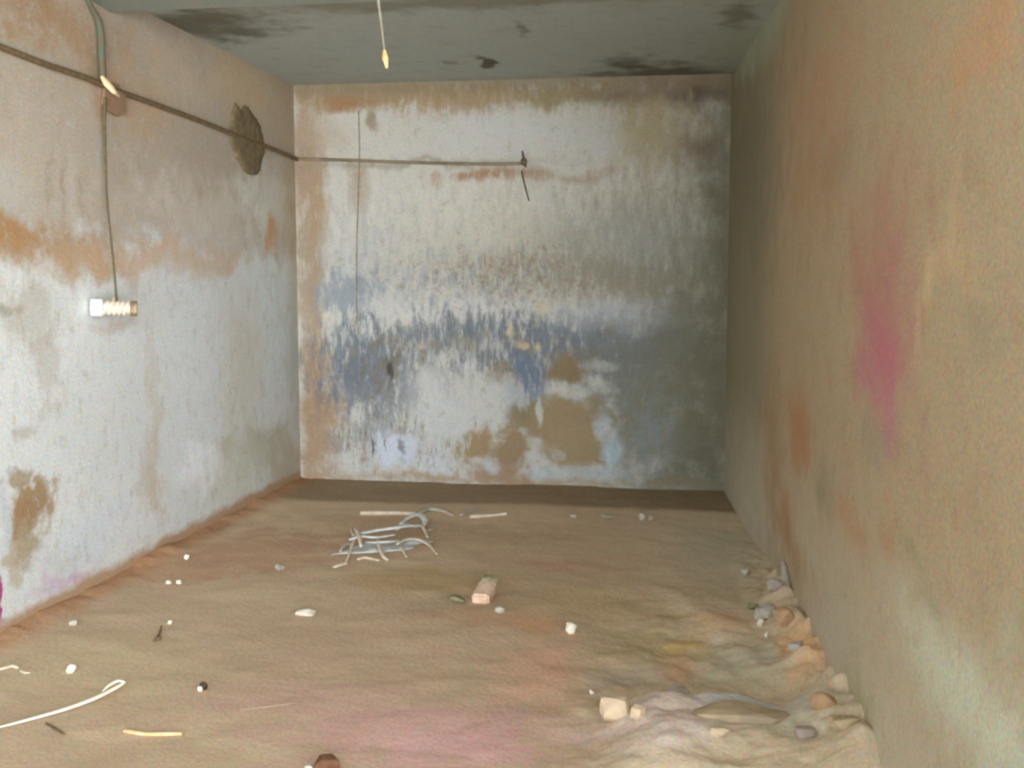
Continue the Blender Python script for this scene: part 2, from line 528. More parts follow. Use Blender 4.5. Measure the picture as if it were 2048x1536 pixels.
mb = Mat('back_wall_plaster', 'XZ', (202, 200, 190), 1.5, 0.88, warp=0.10)
mb.flecks(0.05, 0.55, (176, 172, 160), 0.55, 's')
mb.flecks(0.22, 0.6, (166, 150, 124), 0.5, 'b')
mb.pixels(on_y, [
    # top grime
    (760, 190, 190, 26, (164, 138, 106), D(strength=0.9, amp=0.7, soft=0.2, kind='s')),
    (960, 200, 160, 28, (168, 146, 112), D(strength=0.9, amp=0.8, soft=0.2, kind='s')),
    (1160, 190, 150, 26, (150, 138, 104), D(strength=0.9, amp=0.8, soft=0.2, kind='s')),
    (690, 206, 56, 14, (160, 122, 82), D(strength=0.8, amp=0.4, soft=0.25)),
    (746, 240, 10, 26, (150, 134, 106), D(strength=0.8, amp=0.4, soft=0.2)),
    (1340, 190, 120, 22, (96, 72, 58), D(strength=0.75, amp=0.5, soft=0.3)),
    (1420, 190, 60, 20, (92, 84, 66), D(strength=0.7, amp=0.4, soft=0.3)),
    (1310, 270, 110, 70, (158, 150, 124), D(strength=0.9, amp=0.9, soft=0.25, kind='s')),
    (1300, 240, 40, 40, (166, 150, 110), D(strength=0.35, amp=0.8, soft=0.25)),
    (1245, 300, 20, 24, (166, 158, 104), D(strength=0.3, amp=0.8, soft=0.25)),
    (1400, 300, 40, 36, (112, 94, 80), D(strength=0.85, amp=0.5, soft=0.3)),
    (1290, 400, 110, 40, (168, 160, 140), D(strength=0.7, amp=0.9, soft=0.3, kind='s')),
    # left margin
    (622, 560, 24, 380, (164, 138, 106), D(strength=0.85, amp=0.6, soft=0.25, kind='s')),
    (612, 300, 30, 90, (168, 146, 122), D(strength=0.8, amp=0.7, soft=0.25)),
    (650, 270, 40, 40, (184, 168, 146), D(strength=0.6, amp=0.7, soft=0.25)),
    (640, 430, 20, 60, (170, 136, 92), D(strength=0.6, amp=0.7, soft=0.25, kind='s')),
    (612, 640, 14, 60, (186, 168, 148), D(strength=0.6, amp=0.7, soft=0.25, kind='s')),
    (640, 830, 36, 110, (168, 136, 104), D(strength=0.85, amp=0.6, soft=0.2)),
    (720, 380, 16, 60, (166, 140, 106), D(strength=0.7, amp=0.6, soft=0.25, kind='s')),
    # bright areas
    (1000, 265, 130, 40, (206, 206, 202), D(strength=0.7, amp=0.6, soft=0.3)),
    (1190, 280, 50, 40, (190, 190, 184), D(strength=0.8, amp=0.5, soft=0.3)),
    (900, 440, 170, 80, (208, 206, 196), D(strength=0.6, amp=0.7, soft=0.3, kind='s')),
    (1000, 420, 60, 60, (214, 208, 190), D(strength=0.5, amp=0.7, soft=0.3, kind='s')),
    (900, 620, 120, 30, (212, 210, 204), D(strength=0.8, amp=0.6, soft=0.3, kind='s')),
    (720, 520, 60, 100, (186, 190, 190), D(strength=0.6, amp=0.9, soft=0.3, kind='s')),
    # horizontal rusty line
    (960, 344, 46, 14, (168, 126, 88), D(strength=0.9, amp=0.6, soft=0.2)),
    (1040, 346, 50, 14, (166, 134, 104), D(strength=0.8, amp=0.6, soft=0.25)),
    (1140, 348, 80, 10, (168, 148, 124), D(strength=0.75, amp=0.6, soft=0.3)),
    (876, 366, 10, 14, (176, 142, 112), D(strength=0.7, amp=0.5, soft=0.25)),
    (840, 326, 200, 7, (146, 138, 118), D(strength=0.6, amp=0.3, soft=0.35)),
    # flecked middle
    (1100, 500, 330, 90, (158, 150, 132), D(strength=0.45, amp=1.0, soft=0.3, kind='s')),
    (1060, 520, 400, 110, (138, 124, 100), D(strength=0.7, amp=1.3, soft=0.16, kind='t', bias=0.36)),
    (1000, 540, 340, 80, (142, 124, 96), D(strength=0.7, amp=1.4, soft=0.16, kind='f', bias=0.42)),
    (900, 560, 330, 90, (142, 152, 160), D(strength=0.6, amp=1.3, soft=0.18, kind='u', bias=0.42)),
    (950, 470, 400, 160, (220, 216, 202), D(strength=0.6, amp=1.3, soft=0.2, kind='t', bias=0.40)),
    (1280, 500, 110, 90, (150, 150, 142), D(strength=0.75, amp=1.0, soft=0.25, kind='s')),
    (1260, 560, 120, 40, (140, 130, 110), D(strength=0.7, amp=1.0, soft=0.25, kind='s')),
    # blue old paint
    (690, 590, 50, 36, (138, 148, 156), D(strength=0.75, amp=1.1, soft=0.2, kind='s')),
    (730, 720, 90, 60, (116, 124, 134), D(strength=0.95, amp=0.9, soft=0.18, kind='s')),
    (720, 780, 70, 40, (114, 120, 128), D(strength=0.8, amp=1.0, soft=0.2, kind='s')),
    (880, 680, 140, 46, (126, 131, 136), D(strength=0.9, amp=1.0, soft=0.18, kind='s')),
    (1040, 690, 160, 50, (116, 124, 133), D(strength=0.95, amp=0.9, soft=0.18, kind='s')),
    (1050, 760, 46, 50, (108, 122, 140), D(strength=0.95, amp=0.6, soft=0.2, kind='s')),
    (1220, 690, 150, 50, (118, 124, 128), D(strength=0.9, amp=0.9, soft=0.2, kind='s')),
    (1280, 760, 110, 90, (112, 114, 110), D(strength=0.9, amp=0.8, soft=0.2, kind='b')),
    (840, 780, 80, 50, (146, 148, 150), D(strength=0.7, amp=1.3, soft=0.2, kind='s')),
    (760, 860, 70, 50, (134, 138, 142), D(strength=0.6, amp=1.5, soft=0.2, kind='s')),
    (1360, 660, 60, 60, (108, 112, 108), D(strength=0.8, amp=0.8, soft=0.25, kind='b')),
    (1240, 630, 100, 26, (172, 176, 178), D(strength=0.7, amp=0.8, soft=0.3, kind='s')),
    # broken up by pale and dark runs
    (900, 700, 330, 90, (206, 204, 196), D(strength=0.65, amp=1.5, soft=0.18, kind='t', bias=0.48)),
    (900, 690, 300, 60, (150, 142, 122), D(strength=0.7, amp=1.4, soft=0.18, kind='u', bias=0.45)),
    (760, 740, 90, 70, (120, 112, 94), D(strength=0.7, amp=1.2, soft=0.2, kind='u', bias=0.34)),
    (820, 860, 190, 90, (128, 122, 108), D(strength=0.7, amp=1.5, soft=0.16, kind='t', bias=0.42)),
    (820, 900, 220, 60, (156, 128, 100), D(strength=0.7, amp=1.4, soft=0.18, kind='u', bias=0.42)),
    # bare brown plaster
    (1135, 735, 46, 30, (140, 120, 90), D(strength=0.95, amp=0.6, soft=0.15)),
    (1000, 745, 30, 20, (146, 128, 98), D(strength=0.7, amp=0.9, soft=0.2)),
    (1060, 830, 50, 40, (132, 120, 92), D(strength=0.95, amp=0.5, soft=0.15)),
    (1120, 850, 84, 60, (158, 138, 106), D(strength=1.0, amp=0.5, soft=0.14)),
    (1160, 890, 60, 44, (160, 140, 108), D(strength=1.0, amp=0.5, soft=0.14)),
    (950, 890, 46, 36, (166, 142, 108), D(strength=1.0, amp=0.6, soft=0.14)),
    (1020, 900, 40, 44, (158, 134, 104), D(strength=1.0, amp=0.6, soft=0.14)),
    (1000, 950, 60, 20, (166, 136, 108), D(strength=0.9, amp=0.6, soft=0.2)),
    (1320, 860, 90, 90, (126, 122, 104), D(strength=0.85, amp=0.9, soft=0.2)),
    (860, 780, 26, 30, (206, 204, 196), D(strength=0.8, amp=1.0, soft=0.2, kind='s')),
    # pale flakes low down
    (790, 900, 50, 36, (206, 212, 220), D(strength=0.95, amp=0.7, soft=0.16, kind='s')),
    (880, 840, 60, 56, (204, 204, 198), D(strength=0.9, amp=1.0, soft=0.16, kind='s')),
    (870, 930, 30, 24, (206, 210, 212), D(strength=0.8, amp=1.0, soft=0.16, kind='s')),
    (1010, 780, 46, 22, (196, 196, 190), D(strength=0.7, amp=1.1, soft=0.18, kind='s')),
    (1075, 815, 6, 26, (200, 198, 186), D(strength=0.9, amp=0.4, soft=0.2)),
    (1165, 780, 26, 10, (190, 190, 180), D(strength=0.7, amp=0.6, soft=0.25)),
    (1210, 730, 24, 10, (176, 180, 174), D(strength=0.7, amp=0.6, soft=0.25)),
    (1200, 860, 12, 26, (188, 198, 200), D(strength=0.85, amp=0.5, soft=0.2)),
    (1222, 905, 20, 34, (180, 196, 204), D(strength=0.95, amp=0.5, soft=0.2)),
    (1190, 945, 80, 12, (180, 186, 184), D(strength=0.85, amp=0.6, soft=0.25)),
    (1080, 940, 24, 10, (196, 204, 204), D(strength=0.9, amp=0.6, soft=0.2)),
    (990, 936, 14, 14, (200, 204, 202), D(strength=0.8, amp=0.8, soft=0.2)),
    (1340, 800, 20, 8, (150, 154, 146), D(strength=0.7, amp=0.7, soft=0.25)),
    (1350, 640, 10, 12, (160, 154, 150), D(strength=0.6, amp=0.7, soft=0.25)),
    # cream specks
    (1028, 664, 6, 9, (206, 192, 160), D(strength=0.9, amp=0.3, soft=0.2)),
    (1045, 692, 9, 8, (200, 178, 150), D(strength=0.9, amp=0.5, soft=0.2)),
    (1072, 694, 6, 9, (206, 184, 148), D(strength=0.9, amp=0.5, soft=0.2)),
    (1084, 620, 10, 14, (214, 204, 172), D(strength=0.7, amp=0.5, soft=0.25)),
    (845, 690, 6, 8, (200, 180, 158), D(strength=0.8, amp=0.4, soft=0.2)),
    (655, 632, 7, 8, (216, 208, 188), D(strength=0.8, amp=0.4, soft=0.2)),
    (772, 745, 4, 16, (62, 58, 52), D(strength=0.8, amp=0.3, soft=0.2)),
    (740, 890, 3, 16, (70, 66, 62), D(strength=0.7, amp=0.3, soft=0.2)),
    (768, 885, 3, 12, (70, 66, 62), D(strength=0.6, amp=0.3, soft=0.2)),
    (806, 894, 3, 14, (80, 76, 74), D(strength=0.6, amp=0.3, soft=0.2)),
    # dirt towards the right corner
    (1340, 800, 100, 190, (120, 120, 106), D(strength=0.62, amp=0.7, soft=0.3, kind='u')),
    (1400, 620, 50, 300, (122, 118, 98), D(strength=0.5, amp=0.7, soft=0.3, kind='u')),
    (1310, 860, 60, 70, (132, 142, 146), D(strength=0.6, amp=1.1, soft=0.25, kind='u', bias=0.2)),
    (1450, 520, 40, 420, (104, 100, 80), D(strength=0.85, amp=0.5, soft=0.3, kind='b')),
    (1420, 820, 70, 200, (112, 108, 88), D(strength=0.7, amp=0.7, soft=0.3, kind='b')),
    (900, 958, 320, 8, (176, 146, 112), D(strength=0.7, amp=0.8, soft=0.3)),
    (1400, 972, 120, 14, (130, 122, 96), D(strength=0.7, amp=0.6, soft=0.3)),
], lambda u, v: float(np.interp(u, (1100, 1350), (1.0, 1.3))))  # colours raised to the right to make up for weak light
mb.flecks(0.04, 0.45, (150, 140, 120), 0.5, 'm')
mb.flecks(0.08, 0.5, (170, 174, 172), 0.35, 'n')
mb.band('Z', 2.72, 2.83, (150, 136, 110), 0.8, 's', 0.1)
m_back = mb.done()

mr_ = Mat('right_wall_plaster', 'YZ', (174, 156, 128), 1.8, 1.10, warp=0.12, grain=0.16)
mr_.flecks(0.0, 0.6, (168, 140, 116), 0.6, 'b')
mr_.flecks(0.2, 0.7, (160, 152, 124), 0.5, 's')
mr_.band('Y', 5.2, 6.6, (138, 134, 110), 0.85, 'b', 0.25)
mr_.band('Z', 1.0, 0.0, (196, 188, 168), 0.85, 'b', 0.2)
mr_.pixels(on_right, [
    (1535, 35, 42, 70, (170, 178, 156), D(strength=0.95, amp=0.3, soft=0.2)),
    (1500, 112, 28, 30, (168, 172, 150), D(strength=0.8, amp=0.35, soft=0.2)),
    (1760, 500, 60, 150, (172, 132, 112), D(strength=0.7, amp=0.6, soft=0.35)),
    (1764, 650, 46, 140, (176, 122, 120), D(strength=0.7, amp=0.6, soft=0.35)),
    (1768, 720, 34, 80, (186, 110, 126), D(strength=0.75, amp=0.4, soft=0.35)),
    (1735, 760, 16, 30, (184, 118, 132), D(strength=0.7, amp=0.4, soft=0.35)),
    (1782, 830, 14, 60, (184, 124, 136), D(strength=0.7, amp=0.4, soft=0.35)),
    (1745, 870, 24, 50, (146, 138, 126), D(strength=0.45, amp=0.5, soft=0.35)),
    (1596, 850, 16, 70, (176, 124, 86), D(strength=0.75, amp=0.3, soft=0.3)),
    (1604, 900, 14, 40, (176, 128, 92), D(strength=0.6, amp=0.3, soft=0.3)),
    (1548, 920, 16, 130, (164, 128, 92), D(strength=0.6, amp=0.5, soft=0.35)),
    (1572, 1020, 12, 60, (172, 128, 88), D(strength=0.75, amp=0.4, soft=0.35)),
    (1580, 1100, 30, 40, (160, 126, 82), D(strength=0.6, amp=0.6, soft=0.35)),
    (1645, 980, 14, 60, (132, 128, 106), D(strength=0.45, amp=0.5, soft=0.35)),
    (1700, 1050, 24, 40, (182, 142, 110), D(strength=0.7, amp=0.5, soft=0.35)),
    (1775, 1095, 12, 40, (176, 138, 98), D(strength=0.5, amp=0.5, soft=0.35)),
    (1820, 1100, 24, 20, (146, 144, 112), D(strength=0.5, amp=0.7, soft=0.3)),
    (1855, 1195, 20, 20, (150, 146, 124), D(strength=0.5, amp=0.7, soft=0.3)),
    (1900, 520, 40, 60, (196, 168, 130), D(strength=0.55, amp=0.6, soft=0.35)),
    (1862, 580, 10, 60, (204, 184, 140), D(strength=0.6, amp=0.4, soft=0.35, kind='s')),
    (1838, 660, 8, 60, (196, 174, 138), D(strength=0.5, amp=0.4, soft=0.35, kind='s')),
    (1910, 440, 10, 80, (192, 170, 134), D(strength=0.45, amp=0.4, soft=0.35, kind='s')),
    (1970, 650, 34, 50, (146, 140, 116), D(strength=0.4, amp=0.8, soft=0.3)),
    (1660, 330, 40, 60, (150, 134, 116), D(strength=0.5, amp=0.8, soft=0.35)),
    (1620, 360, 40, 90, (178, 142, 104), D(strength=0.5, amp=0.8, soft=0.35)),
    (1640, 180, 60, 90, (182, 144, 112), D(strength=0.6, amp=0.8, soft=0.35)),
    (1960, 100, 90, 90, (190, 146, 110), D(strength=0.6, amp=0.8, soft=0.35)),
    (1500, 340, 40, 160, (118, 110, 90), D(strength=0.5, amp=0.6, soft=0.35)),
    (1720, 1420, 24, 60, (160, 160, 118), D(strength=0.6, amp=0.6, soft=0.3)),
    (1980, 1460, 190, 100, (200, 206, 186), D(strength=0.8, amp=0.6, soft=0.35)),
    (2020, 1280, 20, 60, (176, 186, 162), D(strength=0.5, amp=0.6, soft=0.35)),
    (1570, 1180, 50, 60, (168, 146, 120), D(strength=0.5, amp=0.6, soft=0.35)),
])
mr_.flecks(0.03, 0.5, (176, 132, 112), 0.45, 'm')
mr_.flecks(0.05, 0.5, (140, 140, 110), 0.45, 'n')
mr_.flecks(0.1, 0.5, (172, 136, 84), 0.4, 'u')
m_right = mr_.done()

mc = Mat('ceiling_concrete', 'XY', (174, 180, 174), warp=0.12)
mc.flecks(0.0, 0.6, (150, 140, 120), 0.5, 'b')


def on_ceil(u, v):
    return on_floor(u, v, H)


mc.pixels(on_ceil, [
    (972, 128, 15, 14, (88, 82, 68), D(strength=0.9, amp=0.4, soft=0.15)),
    (1046, 62, 10, 14, (112, 106, 90), D(strength=0.6, amp=0.6, soft=0.25)),
    (898, 124, 16, 6, (120, 118, 108), D(strength=0.6, amp=0.5, soft=0.25)),
    (1330, 150, 130, 20, (98, 86, 72), D(strength=0.8, amp=0.6, soft=0.3)),
    (1260, 125, 50, 10, (92, 84, 70), D(strength=0.7, amp=0.5, soft=0.3)),
    (1480, 100, 60, 40, (168, 172, 152), D(strength=0.7, amp=0.5, soft=0.3)),
    (1470, 30, 30, 20, (112, 98, 82), D(strength=0.6, amp=0.5, soft=0.3)),
    (400, 50, 130, 34, (96, 92, 76), D(strength=0.85, amp=0.6, soft=0.35)),  # shade behind the beam, painted into the ceiling colour
    (900, 6, 500, 12, (124, 118, 100), D(strength=0.6, amp=0.6, soft=0.35)),  # shade strip along the beam, painted too
])
mc.flecks(0.05, 0.5, (140, 146, 146), 0.4, 'm')
mc.flecks(0.05, 0.5, (146, 138, 112), 0.4, 'n')
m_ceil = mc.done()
mbm = Mat('beam_concrete', 'XY', (138, 144, 134), warp=0.12)
mbm.flecks(0.0, 0.6, (160, 148, 126), 0.5, 'b')
m_beam = mbm.done()

mf = Mat('dusty_floor', 'XY', (186, 162, 134), 1.0, 1.12, bump=0.5, bump_scale=38, warp=0.12, grain=0.14)
mf.flecks(-0.05, 0.6, (192, 158, 140), 0.7, 'b')
mf.flecks(0.1, 0.7, (168, 152, 118), 0.6, 'h')
mf.band('Y', 4.8, 6.4, (204, 178, 148), 0.8, 'b', 0.3)  # far floor painted lighter to offset light falloff
mf.band('X', -0.6, 0.2, (206, 188, 160), 0.85, 'b', 0.25)  # right side painted lighter too, where little light reaches
mf.pixels(on_floor, [
    (220, 1330, 220, 70, (186, 166, 134), D(strength=0.6, amp=0.8, soft=0.3)),
    (640, 1290, 220, 50, (180, 154, 128), D(strength=0.6, amp=0.8, soft=0.3, kind='h')),
    (520, 1100, 160, 40, (160, 126, 100), D(strength=0.7, amp=0.7, soft=0.3)),
    (330, 1140, 120, 26, (166, 132, 104), D(strength=0.7, amp=0.7, soft=0.3)),
    (440, 1056, 14, 10, (84, 64, 50), D(strength=0.7, amp=0.5, soft=0.3)),
    (860, 1470, 260, 60, (196, 156, 146), D(strength=0.85, amp=0.7, soft=0.3, kind='h')),
    (600, 1400, 180, 30, (190, 154, 140), D(strength=0.7, amp=0.8, soft=0.3, kind='h')),
    (920, 1500, 120, 40, (204, 160, 154), D(strength=0.7, amp=0.7, soft=0.3)),
    (1090, 1340, 80, 60, (200, 156, 132), D(strength=0.7, amp=0.7, soft=0.3)),
    (1000, 1240, 120, 16, (190, 148, 116), D(strength=0.6, amp=0.6, soft=0.3)),
    (1080, 1255, 60, 14, (196, 146, 110), D(strength=0.5, amp=0.6, soft=0.3)),
    (860, 1160, 130, 24, (172, 146, 104), D(strength=0.7, amp=0.7, soft=0.3)),
    (1200, 1210, 160, 36, (168, 146, 110), D(strength=0.6, amp=0.8, soft=0.3)),
    (1280, 1300, 110, 50, (160, 144, 110), D(strength=0.7, amp=0.7, soft=0.3)),
    (1260, 1360, 80, 20, (158, 144, 130), D(strength=0.7, amp=0.7, soft=0.3)),
    (1130, 1130, 120, 20, (164, 132, 114), D(strength=0.6, amp=0.8, soft=0.3)),
    (1440, 1100, 90, 40, (146, 142, 122), D(strength=0.7, amp=0.7, soft=0.3)),
    (1450, 1180, 70, 40, (160, 152, 130), D(strength=0.7, amp=0.7, soft=0.3)),
    (1440, 1262, 70, 18, (180, 148, 116), D(strength=0.6, amp=0.5, soft=0.3)),
    (1380, 1300, 40, 20, (176, 144, 86), D(strength=0.7, amp=0.5, soft=0.3)),
    (1370, 1340, 34, 24, (182, 140, 110), D(strength=0.55, amp=0.5, soft=0.3)),
    (1500, 1330, 100, 34, (158, 152, 132), D(strength=0.8, amp=0.5, soft=0.3)),
    (1590, 1330, 40, 40, (196, 154, 116), D(strength=0.8, amp=0.5, soft=0.3)),
    (1450, 1410, 110, 12, (194, 172, 136), D(strength=0.7, amp=0.5, soft=0.3)),
    (1470, 1455, 150, 30, (142, 142, 140), D(strength=0.8, amp=0.7, soft=0.3)),
    (1530, 1440, 50, 12, (140, 146, 144), D(strength=0.6, amp=0.5, soft=0.3)),
    (1330, 1490, 150, 40, (172, 156, 148), D(strength=0.7, amp=0.7, soft=0.3)),
    (1580, 1500, 110, 34, (164, 158, 140), D(strength=0.7, amp=0.7, soft=0.3)),
    (820, 1060, 300, 26, (150, 122, 98), D(strength=0.5, amp=0.7, soft=0.3)),
], lambda u, v: float(1.0 + np.interp(v, (1030, 1250), (0.35, 0.0)) + np.interp(u, (1000, 1350), (0.0, 0.45))))  # patch colours raised far and right in place of missing light
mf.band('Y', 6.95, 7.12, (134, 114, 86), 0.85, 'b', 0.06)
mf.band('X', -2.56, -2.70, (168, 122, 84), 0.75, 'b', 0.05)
mf.flecks(0.05, 0.5, (190, 150, 128), 0.45, 'm')
mf.flecks(0.05, 0.5, (176, 166, 138), 0.45, 'n')
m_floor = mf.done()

# ------------------------------------------------------------------ floor heights
rng = np.random.default_rng(5)
LAT = rng.random((256, 256))


def vnoise(x, y):
    xi, yi = np.floor(x).astype(int), np.floor(y).astype(int)
    fx, fy = x - xi, y - yi
    fx, fy = fx * fx * (3 - 2 * fx), fy * fy * (3 - 2 * fy)
    g = lambda i, j: LAT[i & 255, j & 255]
    return (g(xi, yi) * (1 - fx) + g(xi + 1, yi) * fx) * (1 - fy) + (g(xi, yi + 1) * (1 - fx) + g(xi + 1, yi + 1) * fx) * fy - 0.5


def fbm(x, y, o=4):
    s, a = 0, 1.0
    for k in range(o):
        s = s + a * vnoise(x * 2 ** k + 17 * k, y * 2 ** k + 31 * k)
        a *= 0.5
    return s


def sstep(a, b, x):
    t = np.clip((x - a) / (b - a), 0, 1)
    return t * t * (3 - 2 * t)


pa, pb = on_floor(1290, 1396, 0.05), on_floor(1640, 1396, 0.05)
pc = on_floor(1190, 1400, 0.05)


def zf(x, y):
    x = np.asarray(x, float); y = np.asarray(y, float)
    z = fbm(x * 1.1 + 9, y * 1.1, 4) * 0.022 + fbm(x * 7 + 3, y * 7, 3) * 0.006
    near = sstep(-0.55, 0.05, x) * sstep(5.6, 3.9, y)      # broken, trodden ground at the right front
    z = z + near * (fbm(x * 5 + 40, y * 5 + 11, 5) * 0.045)
    # broken slab edge: high on the near side, sharp drop on its far side
    edge = pa.y + fbm(x * 4, x * 0 + 2.5, 3) * 0.10
    along = sstep(pc.x - 0.02, pa.x + 0.05, x)
    z = z + along * 0.075 * sstep(edge + 0.02, edge - 0.035, y) * sstep(2.9, edge - 0.25, y)
    z = z - along * 0.07 * np.exp(-((y - edge - 0.05) / 0.035) ** 2) * sstep(0.62, 0.5, x)   # groove added behind the edge to give its dark shadow line
    # second ridge rising towards the wall
    q = (x - 0.10) + (y - 4.55) * 0.30 + fbm(x * 3 + 5, y * 3, 3) * 0.10
    z = z + 0.035 * sstep(-0.02, 0.10, q) * sstep(5.3, 4.9, y) * sstep(3.9, 4.1, y)
    # rubble skirt along the right wall foot, loose soil along left and back walls
    xrw = np.interp(y, [p[1] for p in RW][::-1], [p[0] for p in RW][::-1])
    z = z + 0.07 * sstep(0.22, 0.0, xrw - x) * sstep(6.3, 5.2, y) * (1 + 1.2 * fbm(x * 9, y * 9, 3))
    z = z + 0.020 * sstep(0.16, 0.0, x - XL) * (1 + 1.5 * fbm(x * 6, y * 6, 3))
    return z


def Z(x, y):
    return float(zf(x, y))


def gp(u, v, lift=0.0):
    """ground point seen at (u, v): walk the ray onto the uneven floor"""
    z = 0.0
    for _ in range(12):
        p = on_floor(u, v, z)
        z = Z(p.x, p.y)
    return Vector((p.x, p.y, z + lift))


# ------------------------------------------------------------------ the shell
gx = np.concatenate([np.linspace(XL - 0.02, -0.7, 90, endpoint=False), np.linspace(-0.7, 0.80, 150)])
gy = np.concatenate([np.linspace(YF - 0.1, 3.2, 90, endpoint=False), np.linspace(3.2, 5.4, 220, endpoint=False), np.linspace(5.4, YB + 0.02, 120)])
nx, ny = len(gx), len(gy)
GX, GY = np.meshgrid(gx, gy)
GZ = zf(GX, GY)
V = np.stack([GX, GY, GZ], -1).reshape(-1, 3)
F = [(j * nx + i, j * nx + i + 1, (j + 1) * nx + i + 1, (j + 1) * nx + i) for j in range(ny - 1) for i in range(nx - 1)]
tag(link('floor', V.tolist(), F, m_floor, smooth=True), kind='structure')
T = 0.22
V, F = box_v(XL - T, XL, YF, YB + T, -0.2, H + 0.15)
tag(link('wall_left', V, F, m_left), kind='structure')
V, F = box_v(XL, 0.9, YB, YB + T, -0.2, H + 0.15)
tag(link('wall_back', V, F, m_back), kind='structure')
foot = RW + [(RW[2][0] + T, YR), (RW[0][0] + T + 0.2, YB)]
n = len(foot)
V = [(x, y, -0.2) for x, y in foot] + [(x, y, H + 0.15) for x, y in foot]
F = [tuple(range(n)), tuple(range(n, 2 * n))] + [(i, (i + 1) % n, n + (i + 1) % n, n + i) for i in range(n)]
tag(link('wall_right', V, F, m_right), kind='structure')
V, F = box_v(XL - T, 0.95, YF, YB + T, H, H + 0.15)
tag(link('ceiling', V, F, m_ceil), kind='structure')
# downstand beam across the room, soffit rising a little towards the front
bx0, bx1 = XL, 0.62
V = [(x, y, z) for x in (bx0, bx1) for (y, z) in ((4.55, 2.82), (5.14, 2.772), (5.14, H + 0.02), (4.55, H + 0.02))]
F = [(0, 1, 2, 3), (4, 5, 6, 7), (0, 1, 5, 4), (1, 2, 6, 5), (2, 3, 7, 6), (3, 0, 4, 7)]
tag(link('ceiling_beam', V, F, m_beam), kind='structure')
# ------------------------------------------------------------------ small materials
cable_m = simple('dusty_cable', (124, 104, 76), (106, 88, 62), 40, 0.85)
wire_m = simple('thin_wire', (104, 92, 66), (88, 78, 58), 60, 0.8)
pipe_m = simple('green_grey_pipe', (92, 100, 84), (104, 92, 72), 14, 0.8)
mortar_m = simple('brown_mortar', (128, 112, 82), (110, 98, 74), 22, 0.95, 0.8)
wood_m = simple('weathered_wood', (158, 124, 100), (142, 118, 92), 18, 0.9)
pale_m = simple('pale_torn_paper', (240, 218, 180), (222, 190, 148), 20, 0.8)
white_m = simple('white_bakelite', (250, 248, 242), (244, 240, 232), 12, 0.35, 0.0, 0.5)
ivory_m = simple('ivory_bakelite', (198, 186, 168), (180, 166, 146), 30, 0.5, 0.05, 0.4)
rib_m = simple('pale_ribs', (226, 216, 200), (212, 200, 182), 20, 0.5, 0.05, 0.4)
brown_end_m = simple('tarnished_end', (176, 152, 112), (120, 104, 78), 20, 0.6)
cord_m = simple('pale_cord', (158, 152, 132), (140, 134, 116), 60, 0.9)
tip_m = simple('frayed_orange_tip', (240, 204, 150), (222, 170, 104), 24, 0.8)
brick_m = simple('pale_brick', (228, 200, 176), (214, 180, 152), 26, 0.9, 0.5)
moss_m = simple('dull_moss', (150, 144, 112), (128, 122, 92), 40, 0.95, 0.5)
chip_m = simple('white_plaster_chip', (236, 228, 212), (220, 208, 186), 40, 0.9, 0.3)
cream_m = simple('cream_block', (208, 186, 154), (194, 170, 142), 24, 0.9, 0.6)
beige_m = simple('beige_slab', (196, 176, 142), (178, 152, 124), 20, 0.95, 0.6)
orange_m = simple('orange_brick_rubble', (196, 160, 124), (178, 146, 116), 24, 0.95, 0.6)
grey_m = simple('grey_mortar_rubble', (196, 190, 178), (170, 160, 144), 24, 0.95, 0.6)
lilac_m = simple('lilac_grey_rubble', (182, 168, 158), (164, 150, 136), 24, 0.95, 0.6)
dark_m = simple('dark_brown_clod', (116, 80, 58), (92, 64, 48), 30, 0.95, 0.5)
darkp_m = simple('dark_pebble', (72, 58, 46), (60, 50, 42), 30, 0.9)
strip_m = simple('white_plastic', (220, 222, 218), (202, 202, 194), 20, 0.6, 0.1, 0.3)
strip_w = simple('cream_plastic', (220, 204, 182), (202, 186, 164), 20, 0.7, 0.1, 0.3)
sheet_m = simple('grey_polythene', (204, 204, 198), (176, 174, 164), 14, 0.6, 0.3, 0.3)
film_m = simple('dusty_film', (188, 180, 160), (170, 160, 140), 16, 0.8, 0.3)
stalk_m = simple('bleached_stalk', (250, 244, 230), (238, 226, 204), 20, 0.6, 0.1, 0.3)
straw_m = simple('dry_straw', (228, 200, 152), (212, 180, 132), 30, 0.8)
slab_m = simple('dusty_slab', (186, 164, 132), (164, 146, 122), 12, 0.95, 0.8)
twig_m = simple('dark_twig', (122, 98, 74), (104, 84, 64), 30, 0.9)

# ------------------------------------------------------------------ fittings on the left wall
XW = XL


def lw(u, v, off):
    return on_x(u, v, XW + off)


V, F = tube([lw(u, v, 0.018) for u, v in ((-60, 72), (0, 93), (90, 128), (170, 155), (215, 174), (300, 205), (390, 238), (440, 258), (490, 279), (530, 292), (570, 308), (596, 320))], 0.014, 8)
tag(link('wall_cable', V, F, cable_m, smooth=True), 'brown cable sagging across the left wall past the wooden block into the far corner', 'cable')
V, F = tube([(XL + 0.02, YB - 0.012, on_y(602, 318).z)] + [on_y(u, v, YB - 0.012) for u, v in ((680, 320), (790, 324), (900, 327), (985, 328), (1042, 327))], 0.011, 8)
conduit_m = simple('dusty_conduit', (146, 134, 110), (128, 112, 88), 10, 0.9)
tag(link('wall_conduit', V, F, conduit_m, smooth=True), 'thin dusty horizontal conduit along the upper back wall', 'conduit')
c = on_y(1048, 324, YB)
V, F = chunk((0.045, 0.05, 0.075), 8, 14)
o = link('iron_hook', V, F, simple('rusty_iron', (112, 96, 74), (96, 82, 64), 40, 0.8))
o.location = (c.x, YB - 0.022, c.z - 0.04)
